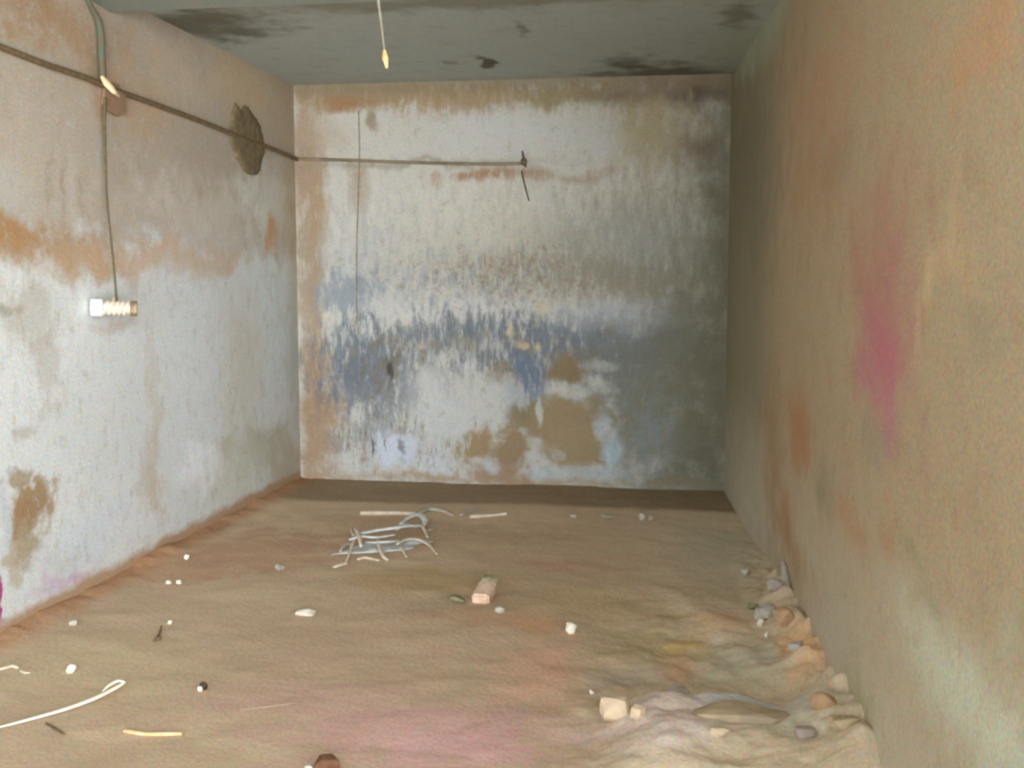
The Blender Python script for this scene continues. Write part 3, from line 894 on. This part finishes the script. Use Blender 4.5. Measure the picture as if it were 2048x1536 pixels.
V, F = tube([(0, -0.005, 0.06), (-0.004, -0.01, 0.085), (-0.008, -0.012, 0.115)], [0.012, 0.009, 0.005], 6)
link('prong', V, F, o.data.materials[0], parent=o)
tag(o, 'small dark iron hook on the back wall where the conduit ends', 'hook')

# round mortar patch with torn edge
rnd = random.Random(3)
cc = on_x(491, 279)
V, F = [], []
K = 56
outline = []
# outline measured round the patch
pix = [(468, 205), (478, 222), (488, 210), (497, 222), (508, 236), (518, 254), (524, 282), (526, 306), (519, 326), (517, 342), (508, 351), (497, 349), (486, 342), (478, 330), (470, 312), (461, 292), (456, 268), (460, 246), (462, 226)]
for u, v in pix:
    p = on_x(u, v)
    outline.append(p)
dense = []
for i in range(len(outline)):
    a_, b_ = outline[i], outline[(i + 1) % len(outline)]
    for k in range(4):
        p = a_.lerp(b_, k / 4)
        j = 0.012 * (rnd.random() - 0.5)
        dense.append(Vector((0, p.y + j, p.z + j)))
nn = len(dense)
cen = sum(dense, Vector()) / nn
rings = [(1.0, 0.0), (1.0, 0.012), (0.93, 0.020), (0.7, 0.024), (0.4, 0.022)]
for s, off in rings:
    for p in dense:
        q = cen + (p - cen) * s
        V.append((XW + off + (0.004 * mnoise.noise(q * 14) if off > 0 else -0.002), q.y, q.z))
V.append((XW + 0.023, cen.y, cen.z))
for r in range(len(rings) - 1):
    for i in range(nn):
        F.append((r * nn + i, r * nn + (i + 1) % nn, (r + 1) * nn + (i + 1) % nn, (r + 1) * nn + i))
last = (len(rings) - 1) * nn
for i in range(nn):
    F.append((last + i, last + (i + 1) % nn, len(V) - 1))
tag(link('mortar_patch', V, F, mortar_m, smooth=True), 'big dark brown oval mortar patch on the left wall crossed by the cable', 'mortar patch')

# pipe down from the beam to the wooden block
V, F = tube([lw(u, v, 0.03) for u, v in ((176, 0), (186, 20), (197, 42), (202, 75), (203, 110), (206, 158))], [0.011, 0.013, 0.017, 0.019, 0.018, 0.016], 10, 1.0, Vector((1, 0, 0)))
tag(link('conduit_pipe', V, F, pipe_m, smooth=True), 'short dull green pipe coming down the left wall from the beam', 'pipe')

# wooden block where the lines meet, with a torn pale strip
blk = empty('junction_block', on_x(212, 178))
loc = blk.location
sy = abs(on_x(246, 190).y - on_x(190, 190).y)
V, F = chunk((0.036, sy * 0.95, 0.17), 21, 26, 0.05)
o = link('block', V, F, wood_m, parent=blk)
o.location = (0.014, 0.03, -0.12)
a0 = lw(203, 152, 0.05) - loc
a1 = lw(214, 167, 0.07) - loc
a2 = lw(226, 180, 0.09) - loc
a3 = lw(239, 193, 0.085) - loc
V, F = tube([a0, a1, a2, a3], [0.012, 0.026, 0.020, 0.005], 8, 0.6, Vector((1, 0, 0.3)))
tag(link('torn_tape', V, F, pale_m, parent=blk, smooth=True), 'pale torn strip of tape')
tag(blk, 'reddish wooden block on the left wall with a bright torn tape across it', 'junction block')

# wire hanging from the block with the lamp holder at its end
V, F = tube([on_x(u, v, XW + d) for u, v, d in ((210, 196, .035), (209, 240, .04), (211, 330, .05), (214, 400, .06), (222, 480, .075), (229, 550, .09), (233, 602, .10))], [0.009, 0.008, 0.007, 0.006, 0.006, 0.006, 0.006], 8, 1.0, Vector((1, 0, 0)))
tag(link('hanging_wire', V, F, wire_m, smooth=True), 'thin dark wire hanging down the left wall to the white lamp holder', 'wire')

d = 0.125
lh = empty('lamp_holder', on_x(228, 616, XW + d))
base = Vector(lh.location)


def hp(u, v, dd=d):
    return on_x(u, v, XW + dd) - base


hd = Vector((0.90, 0.43, 0.0)).normalized()                # it hangs askew, one end near the plaster
A = hd * -0.103 + Vector((0, 0, 0.004)); B = hd * 0.103 + Vector((0, 0, -0.004))
ax = (B - A)
r0 = 0.037


def seg(t0, t1, rr, n=24):
    prof = [(t0, rr * 0.9), (t0 + 0.01, rr), ((t0 + t1) / 2, rr), (t1 - 0.01, rr), (t1, rr * 0.92)]
    dd_ = ax.normalized()
    s = dd_.cross(Vector((0, 0, 1))).normalized(); w = s.cross(dd_)
    V, F = [], []
    for t, q in prof:
        for k in range(n):
            an = 2 * math.pi * k / n
            V.append(A + ax * t + s * math.cos(an) * q + w * math.sin(an) * q)
    for i in range(len(prof) - 1):
        for k in range(n):
            F.append((i * n + k, i * n + (k + 1) % n, (i + 1) * n + (k + 1) % n, (i + 1) * n + k))
    F.append(tuple(range(n))); F.append(tuple(range((len(prof) - 1) * n, len(prof) * n)))
    return V, F


V, F = seg(0.0, 0.26, r0 * 1.10)
tag(link('cap', V, F, white_m, parent=lh, smooth=False), 'bright white cap')
V, F = seg(0.26, 0.86, r0 * 0.86)
bd = link('body', V, F, ivory_m, parent=lh, smooth=False)
for k in range(5):                                         # slanting thread ribs round the body
    dd_ = ax.normalized(); s = dd_.cross(Vector((0, 0, 1))).normalized(); w = s.cross(dd_)
    pts = []
    for j in range(13):
        an = 2 * math.pi * j / 12
        t = 0.33 + k * 0.11 + 0.05 * math.sin(an)
        pts.append(A + ax * t + (s * math.cos(an) + w * math.sin(an)) * (r0 * 0.88))
    V, F = tube(pts, 0.0045, 6)
    link('rib', V, F, rib_m, parent=bd, smooth=True)
V, F = seg(0.86, 1.0, r0 * 0.98)
tag(link('end_ring', V, F, brown_end_m, parent=lh), 'tarnished brown end ring')
V, F = tube([Vector((0, 0, r0 * 0.7)), Vector((0.0, 0.004, r0 * 1.3))], 0.009, 8)
link('wire_gland', V, F, brown_end_m, parent=lh)
tag(lh, 'white ribbed lamp holder hanging sideways at the end of the left wall wire', 'lamp holder')

# cord hanging from the ceiling
yc = 4.35
pcs = [on_y(u, v, yc) for u, v in ((757, 0), (759, 18), (763, 50), (767, 85), (769, 104))]
top = Vector((pcs[0].x - 0.01, yc, H))
pc_ = empty('pull_string', top)
V, F = tube([Vector((0, 0, 0))] + [p - top for p in pcs], [0.006, 0.006, 0.0055, 0.005, 0.0035, 0.0035], 8)
link('cord', V, F, cord_m, parent=pc_, smooth=True)
t0, t1, t2 = on_y(769, 100, yc) - top, on_y(771, 118, yc) - top, on_y(774, 137, yc) - top
V, F = tube([t0, t0.lerp(t1, 0.5), t1, t2], [0.005, 0.011, 0.013, 0.004], 8)
tag(link('frayed_tip', V, F, tip_m, parent=pc_, smooth=True), 'bright orange frayed tip')
V, F = tube([Vector((0, 0, 0.0)), Vector((0, 0, -0.012))], [0.03, 0.022], 12)
link('ceiling_rose', V, F, cord_m, parent=pc_)
tag(pc_, 'pale string with an orange tip hanging from the ceiling', 'string')

# thin wires down the back wall
V, F = tube([on_y(u, v, YB - 0.008) for u, v in ((717, 222), (719, 300), (717, 380), (714, 470), (713, 560), (714, 650))], 0.004, 6)
tag(link('hanging_wire', V, F, simple('back_wire', (152, 142, 120), (132, 122, 98), 30, 0.9), smooth=True), 'long thin straight wire down the left part of the back wall', 'wire')
V, F = tube([on_y(u, v, YB - 0.008) for u, v in ((1043, 342), (1050, 372), (1058, 402))], [0.006, 0.006, 0.005], 6)
tag(link('hanging_wire', V, F, wire_m, smooth=True), 'short loose wire slanting below the hook on the back wall', 'wire')

# ------------------------------------------------------------------ things lying on the floor


def strip(name, px, width, mat, label, cat, group=None, flat=0.3, lifts=None, parent=None):
    pts = []
    for i, (u, v) in enumerate(px):
        l = (lifts[i] if lifts else 0.0)
        w_ = width[i] if isinstance(width, (list, tuple)) else width
        pts.append(gp(u, v) + Vector((0, 0, l + w_ * flat * 0.85)))
    b0 = pts[0].copy()
    V, F = tube([p - b0 for p in pts], width, 10, flat)
    o = link(name, V, F, mat, smooth=True)
    o.location = b0
    return tag(o, label, cat, group)


def stone(name, u, v, wpx, hpx, mat, seed, label, cat='stone', depth=1.0, npts=16, rot=None, group=None, sink=0.15):
    """lump whose foot is seen at (u, v), wpx wide and hpx tall"""
    p = gp(u, v)
    dist = (p - CP).length
    w, h = wpx * dist / FPX, hpx * dist / FPX
    V, F = chunk((w, w * depth, h), seed, npts)
    o = link(name, V, F, mat)
    o.rotation_euler.z = rot if rot is not None else random.Random(seed).random() * 0.6
    q = Vector((p.x, p.y + w * depth * 0.35, 0))
    o.location = (q.x, q.y, Z(q.x, q.y) - h * sink)
    return tag(o, label, cat, group)


PL = 'plastic strips heaped on the far floor'
# crumpled polythene under the strips
p0 = gp(735, 1108)
V, F = [], []
gx_, gy_ = 22, 14
for lay in (0, 1):
    for j in range(gy_):
        for i in range(gx_):
            s, t = i / (gx_ - 1), j / (gy_ - 1)
            x = (s - 0.5) * 0.36 + t * 0.10 + 0.02 * math.sin(9 * t)
            y = (t - 0.25) * 0.30 + s * 0.16
            edge_ = min(s, 1 - s, t, 1 - t)
            zz = max(0, 0.010 + 0.022 * mnoise.noise(Vector((x * 20, y * 20, 4)))) * min(1, edge_ * 6)
            V.append((x, y, Z(p0.x + x, p0.y + y) - p0.z + 0.003 + zz + (0.003 if lay else 0)))
for lay in (0, 1):
    for j in range(gy_ - 1):
        for i in range(gx_ - 1):
            a_ = lay * gx_ * gy_ + j * gx_ + i
            F.append((a_, a_ + 1, a_ + gx_ + 1, a_ + gx_))
rim = [i for i in range(gx_)] + [j * gx_ + gx_ - 1 for j in range(1, gy_)] + [(gy_ - 1) * gx_ + i for i in range(gx_ - 2, -1, -1)] + [j * gx_ for j in range(gy_ - 2, 0, -1)]
off = gx_ * gy_
for k in range(len(rim)):
    a_, b_ = rim[k], rim[(k + 1) % len(rim)]
    F.append((a_, b_, b_ + off, a_ + off))
o = link('plastic_sheet', V, F, sheet_m, smooth=True)
o.location = p0
tag(o, 'crumpled grey polythene sheet under the white strips on the far floor', 'plastic sheet')
strip('plastic_strip', [(724, 1086), (752, 1082), (785, 1079), (815, 1071), (842, 1063)], [.016, .020, .020, .020, .016], strip_m, 'long pale blue strip lying across the top of the grey polythene', 'plastic strip', PL, 0.4, [.05, .055, .06, .05, .03])
strip('plastic_strip', [(800, 1056), (822, 1044), (840, 1042), (850, 1050), (846, 1060)], [.010, .018, .022, .02, .012], strip_m, 'looped greenish white strip behind the grey polythene', 'plastic strip', PL, 0.4, [.02, .03, .03, .02, .02])
strip('plastic_strip', [(792, 1071), (812, 1065), (832, 1062)], [.012, .020, .014], strip_m, 'short broad pale strip touching the far edge of the long blue strip', 'plastic strip', PL, 0.4, [.03, .04, .02])
strip('plastic_strip', [(794, 1100), (812, 1093), (834, 1091), (856, 1095), (874, 1109)], [.010, .015, .016, .013, .006], strip_w, 'arched cream strip bending down at the right of the heap', 'plastic strip', PL, 0.4, [.03, .035, .03, .015, 0])
strip('plastic_strip', [(690, 1130), (699, 1114), (706, 1098), (713, 1086)], [.008, .008, .010, .012], strip_w, 'thin curved strip climbing at the left end of the heap', 'plastic strip', PL, 0.5, [0, .015, .03, .05])
strip('plastic_strip', [(668, 1136), (680, 1132), (692, 1128)], [.010, .016, .012], strip_w, 'short bright cream strip, leftmost of the heap', 'plastic strip', PL, 0.5)
strip('plastic_strip', [(680, 1108), (688, 1100), (700, 1096), (708, 1102)], [.008, .012, .012, .008], film_m, 'dull bent strip at the upper left of the heap', 'plastic strip', PL, 0.5, [.01, .02, .02, .01])
strip('plastic_strip', [(706, 1082), (704, 1074), (703, 1068)], [.006, .006, .005], strip_w, 'tiny upright strip end poking up at the left of the heap', 'plastic strip', PL, 0.6, [.03, .03, .03])
strip('plastic_strip', [(716, 1120), (728, 1117), (742, 1119), (758, 1122)], [.010, .014, .014, .008], strip_w, 'pinkish cream strip along the front of the polythene', 'plastic strip', PL, 0.5)
strip('plastic_strip', [(757, 1100), (759, 1110), (766, 1119), (776, 1122)], [.009, .010, .012, .012], strip_w, 'pale hooked strip hanging off the front of the polythene', 'plastic strip', PL, 0.5, [.055, .04, .015, 0])
strip('plastic_strip', [(801, 1101), (807, 1108), (813, 1115)], [.010, .008, .006], strip_w, 'short strip slanting below the arched cream strip', 'plastic strip', PL, 0.5, [.02, .01, 0])
strip('plastic_strip', [(843, 1062), (849, 1068), (855, 1076)], [.012, .010, .008], strip_w, 'small bright strip end at the right tip of the long blue strip', 'plastic strip', PL, 0.5, [.03, .02, .0])
strip('plastic_strip', [(858, 1062), (870, 1055), (880, 1050)], [.012, .014, .008], film_m, 'faint dull strip right of the heap', 'plastic strip', PL, 0.4)
strip('plastic_strip', [(698, 1095), (722, 1092), (752, 1094), (790, 1088)], [.010, .015, .016, .010], strip_m, 'greyish strip running along the middle of the polythene', 'plastic strip', PL, 0.4, [.04, .05, .05, .05])
strip('plastic_strip', [(732, 1101), (752, 1104), (776, 1103), (798, 1097)], [.008, .014, .014, .010], strip_m, 'strip along the near edge of the polythene, above the pinkish one', 'plastic strip', PL, 0.4, [.045, .05, .05, .04])
strip('plastic_strip', [(711, 1088), (718, 1100), (722, 1112)], [.010, .012, .008], strip_w, 'short cream strip crossing the left part of the polythene', 'plastic strip', PL, 0.5, [.085, .08, .05])
strip('wooden_stick', [(720, 1030), (760, 1030), (800, 1030), (832, 1031)], [.020, .021, .020, .018], strip_w, 'straight pale stick behind the heap of strips', 'stick', None, 0.7)
strip('plastic_film', [(838, 1029), (846, 1024), (862, 1021), (888, 1025), (906, 1032)], [.015, .03, .035, .03, .012], film_m, 'dusty film lying just right of the pale stick', 'plastic film', None, 0.4)
strip('plastic_film', [(922, 1031), (934, 1025), (950, 1021), (968, 1016)], [.012, .018, .016, .010], film_m, 'thin dull film behind the knobbly stick near the back wall', 'plastic film', None, 0.4)
strip('wooden_stick', [(940, 1036), (953, 1036), (980, 1033), (1004, 1031), (1012, 1030)], [.012, .017, .010, .012, .014], strip_w, 'knobbly thin stick on the far floor right of the film', 'stick', None, 0.8)
stone('plaster_chip', 1283, 1041, 16, 17, grey_m, 31, 'pale lump near the back wall towards the right corner', 'plaster chip')
stone('plaster_chip', 1301, 1040, 12, 13, film_m, 32, 'dull lump right beside the pale lump near the back wall', 'plaster chip')
stone('plaster_chip', 1215, 1037, 30, 8, film_m, 33, 'flat dull chip left of the pale lump near the back wall', 'plaster chip')
stone('plaster_chip', 1146, 1037, 14, 10, film_m, 36, 'small faint chip on the far floor between knobbly stick and flat dull chip', 'plaster chip')

# brick lying away from the camera, with a mossy far end
b0, b1 = gp(959, 1212), gp(978, 1182)
brk = empty('brick', (b0 + b1) / 2)
dirv = (b1 - b0); L_ = 0.175
V, F = brick_mesh(0.082, L_, 0.062, 52)
o = link('body', V, F, brick_m, parent=brk)
brk.rotation_euler = (math.radians(7), 0, math.atan2(-dirv.x, dirv.y) - 0.05)
o.location = (0, 0, -0.008)
V, F = chunk((0.085, 0.07, 0.045), 53, 18)
o = link('moss', V, F, moss_m, parent=brk)
o.location = (0.006, L_ / 2 + 0.01, 0.03)
tag(brk, 'pale pink brick with a mossy far end in the middle of the floor', 'brick')
stone('mortar_lump', 912, 1206, 34, 18, moss_m, 41, 'dull flat mortar lump left of the pink brick', 'mortar lump')
stone('mortar_lump', 998, 1226, 22, 14, grey_m, 42, 'small bluish mortar lump in front of the pink brick', 'mortar lump')
stone('plaster_chip', 1142, 1268, 23, 27, chip_m, 43, 'bright white rounded chip on the orange patch of floor', 'plaster chip', 0.7)
stone('plaster_chip', 612, 1232, 52, 13, chip_m, 44, 'wide flat whitish chip left of the pink brick and in front of the heap', 'plaster chip', 0.6)
stone('plaster_chip', 556, 1141, 20, 12, grey_m, 45, 'small grey chip left of the heap of strips', 'plaster chip')
stone('plaster_chip', 357, 1169, 13, 10, chip_m, 46, 'right one of two small chips close together near the left wall', 'plaster chip')
stone('plaster_chip', 336, 1169, 11, 9, chip_m, 47, 'left one of two small chips close together near the left wall', 'plaster chip')
stone('plaster_chip', 372, 1119, 11, 11, chip_m, 48, 'tiny chip by the left wall, farther than the two close together', 'plaster chip')
stone('plaster_chip', 144, 1251, 14, 11, grey_m, 49, 'dull grey chip below the pale lavender stain of the left wall', 'plaster chip')
stone('plaster_chip', 139, 1346, 19, 16, chip_m, 50, 'cream chip above the long white stalk', 'plaster chip')
stone('pebble', 405, 1381, 15, 18, darkp_m, 54, 'dark pebble between the white stalk and the pinkish floor', 'pebble')
stone('plaster_chip', 399, 1384, 9, 12, chip_m, 55, 'tiny pale chip touching the dark pebble', 'plaster chip')
stone('pebble', 313, 1282, 14, 9, twig_m, 56, 'small brown pebble in the left middle of the floor', 'pebble')
strip('twig', [(308, 1284), (318, 1272), (323, 1258)], [.006, .005, .003], twig_m, 'tiny dark twig beside the small brown pebble', 'twig', None, 0.8, [0, .004, .012])
stone('plaster_chip', 338, 1249, 9, 8, chip_m, 57, 'tiny yellowish chip just behind the tiny dark twig', 'plaster chip')

# long white stalk with folded end
stk = empty('dry_stalk', gp(120, 1428))
sb = Vector(stk.location)
pts = [gp(u, v, l) - sb for u, v, l in ((-40, 1466, .006), (0, 1458, .007), (60, 1443, .008), (130, 1424, .010), (190, 1404, .014), (232, 1386, .020), (250, 1378, .026))]
V, F = tube(pts, [.004, .005, .0075, .009, .010, .009, .006], 10, 0.6)
link('stem', V, F, stalk_m, parent=stk, smooth=True)
pts = [gp(u, v, l) - sb for u, v, l in ((250, 1378, .028), (236, 1380, .034), (220, 1386, .030), (206, 1394, .022))]
V, F = tube(pts, [.006, .009, .007, .0025], 10, 0.5)
link('folded_tip', V, F, stalk_m, parent=stk, smooth=True)
tag(stk, 'long white curved stalk with a folded tip on the near left floor', 'stalk')
strip('twig', [(92, 1448), (108, 1458), (128, 1470)], [.004, .006, .004], twig_m, 'thin dark twig sticking out below the long white stalk', 'twig', None, 0.7)
strip('straw', [(248, 1464), (262, 1467), (290, 1471), (330, 1471), (364, 1470)], [.006, .0085, .008, .008, .007], straw_m, 'short yellow straw right of the long white stalk', 'straw', None, 0.8)
strip('plastic_strip', [(-20, 1344), (8, 1338), (26, 1334), (36, 1337)], [.008, .010, .011, .006], strip_w, 'pale strip at the left frame edge above the long white stalk', 'plastic strip', None, 0.5)
strip('plastic_strip', [(42, 1343), (52, 1347), (60, 1346)], [.007, .009, .007], strip_w, 'short pale piece just right of the strip at the left frame edge', 'plastic strip', None, 0.5)
strip('twig', [(480, 1420), (540, 1413), (590, 1406)], [.0012, .002, .0012], beige_m, 'hair thin straw on the pinkish near floor', 'twig', None, 0.6)

# dark clod and white chip at the lower frame edge
stone('clod', 648, 1552, 54, 40, dark_m, 61, 'dark reddish brown clod at the bottom edge of the near floor', 'clod', 1.0)
stone('plaster_chip', 614, 1550, 20, 18, chip_m, 62, 'white chip touching the left of the dark brown clod', 'plaster chip')

# rubble at the right
RB = 'rubble along the foot of the right wall'
stone('concrete_block', 1230, 1442, 62, 52, cream_m, 71, 'squarish cream block at the near right with a dark shadow behind it', 'block', 0.5, 30, 0.12, RB)
stone('rubble_stone', 1276, 1440, 32, 32, cream_m, 72, 'cream splinter right beside the squarish cream block', 'stone', 0.7, 14, None, RB)
stone('rubble_stone', 1183, 1389, 11, 12, chip_m, 73, 'tiny white stone left behind the squarish cream block', 'stone', 1, 12, None, RB)
stone('concrete_slab', 1478, 1446, 190, 24, slab_m, 74, 'long flat beige slab lying across the near right floor', 'slab', 0.4, 40, 0.03, RB, 0.3)
stone('rubble_stone', 1650, 1418, 52, 46, orange_m, 75, 'orange lump at the wall foot right of the long beige slab', 'stone', 0.8, 18, None, RB, 0.3)
stone('rubble_stone', 1690, 1458, 54, 40, beige_m, 76, 'beige lump at the wall foot in front of the orange lump', 'stone', 0.8, 18, None, RB, 0.3)
stone('rubble_stone', 1345, 1428, 70, 34, lilac_m, 77, 'lilac grey lump between cream splinter and long beige slab', 'stone', 0.7, 18, None, RB, 0.1)
stone('rubble_stone', 1440, 1478, 34, 20, cream_m, 78, 'small cream stone in front of the long beige slab', 'stone', 0.9, 14, None, RB, 0.3)
stone('rubble_stone', 1605, 1478, 60, 24, lilac_m, 79, 'flat grey stone in front of the right end of the beige slab', 'stone', 0.8, 16, None, RB, 0.35)
stone('rubble_stone', 1533, 1240, 52, 34, grey_m, 81, 'whitish lump, biggest of the rubble at the middle of the right wall foot', 'stone', 0.8, 16, None, RB)
stone('rubble_stone', 1521, 1256, 15, 22, chip_m, 82, 'narrow cream stone under the whitish lump at the right wall foot', 'stone', 0.8, 12, None, RB)
stone('rubble_stone', 1570, 1262, 46, 36, orange_m, 83, 'tan lump right of the whitish lump at the right wall foot', 'stone', 0.8, 18, None, RB)
stone('rubble_stone', 1533, 1276, 12, 16, chip_m, 84, 'tiny pinkish stone in front of the narrow cream stone', 'stone', 0.8, 12, None, RB)
stone('rubble_stone', 1550, 1200, 34, 26, lilac_m, 85, 'brownish lump behind the whitish lump at the right wall foot', 'stone', 0.8, 14, None, RB)
stone('rubble_stone', 1494, 1152, 22, 18, grey_m, 86, 'pale greenish stone farthest along the right wall foot', 'stone', 0.8, 14, None, RB)
stone('rubble_stone', 1596, 1298, 40, 22, grey_m, 87, 'bluish grey stone in front of the tan lump at the right wall foot', 'stone', 0.8, 16, None, RB)
stone('rubble_stone', 1505, 1220, 26, 16, moss_m, 88, 'dull greenish stone left of the whitish lump at the right wall foot', 'stone', 0.8, 14, None, RB)
q0, q1 = gp(1548, 1196), gp(1536, 1160)
V, F = tube([Vector((xr(q0.y) - 0.03, q0.y, q0.z)), Vector((xr(q0.y + .15) - 0.02, q0.y + 0.15, q0.z + 0.07)), Vector((xr(q0.y + .3) - 0.015, q0.y + 0.3, q0.z + 0.13))], [.014, .018, .010], 8, 0.6)
tag(link('plaster_flake', V, F, grey_m), 'thin pale plaster flake leaning on the right wall behind the rubble', 'plaster flake')
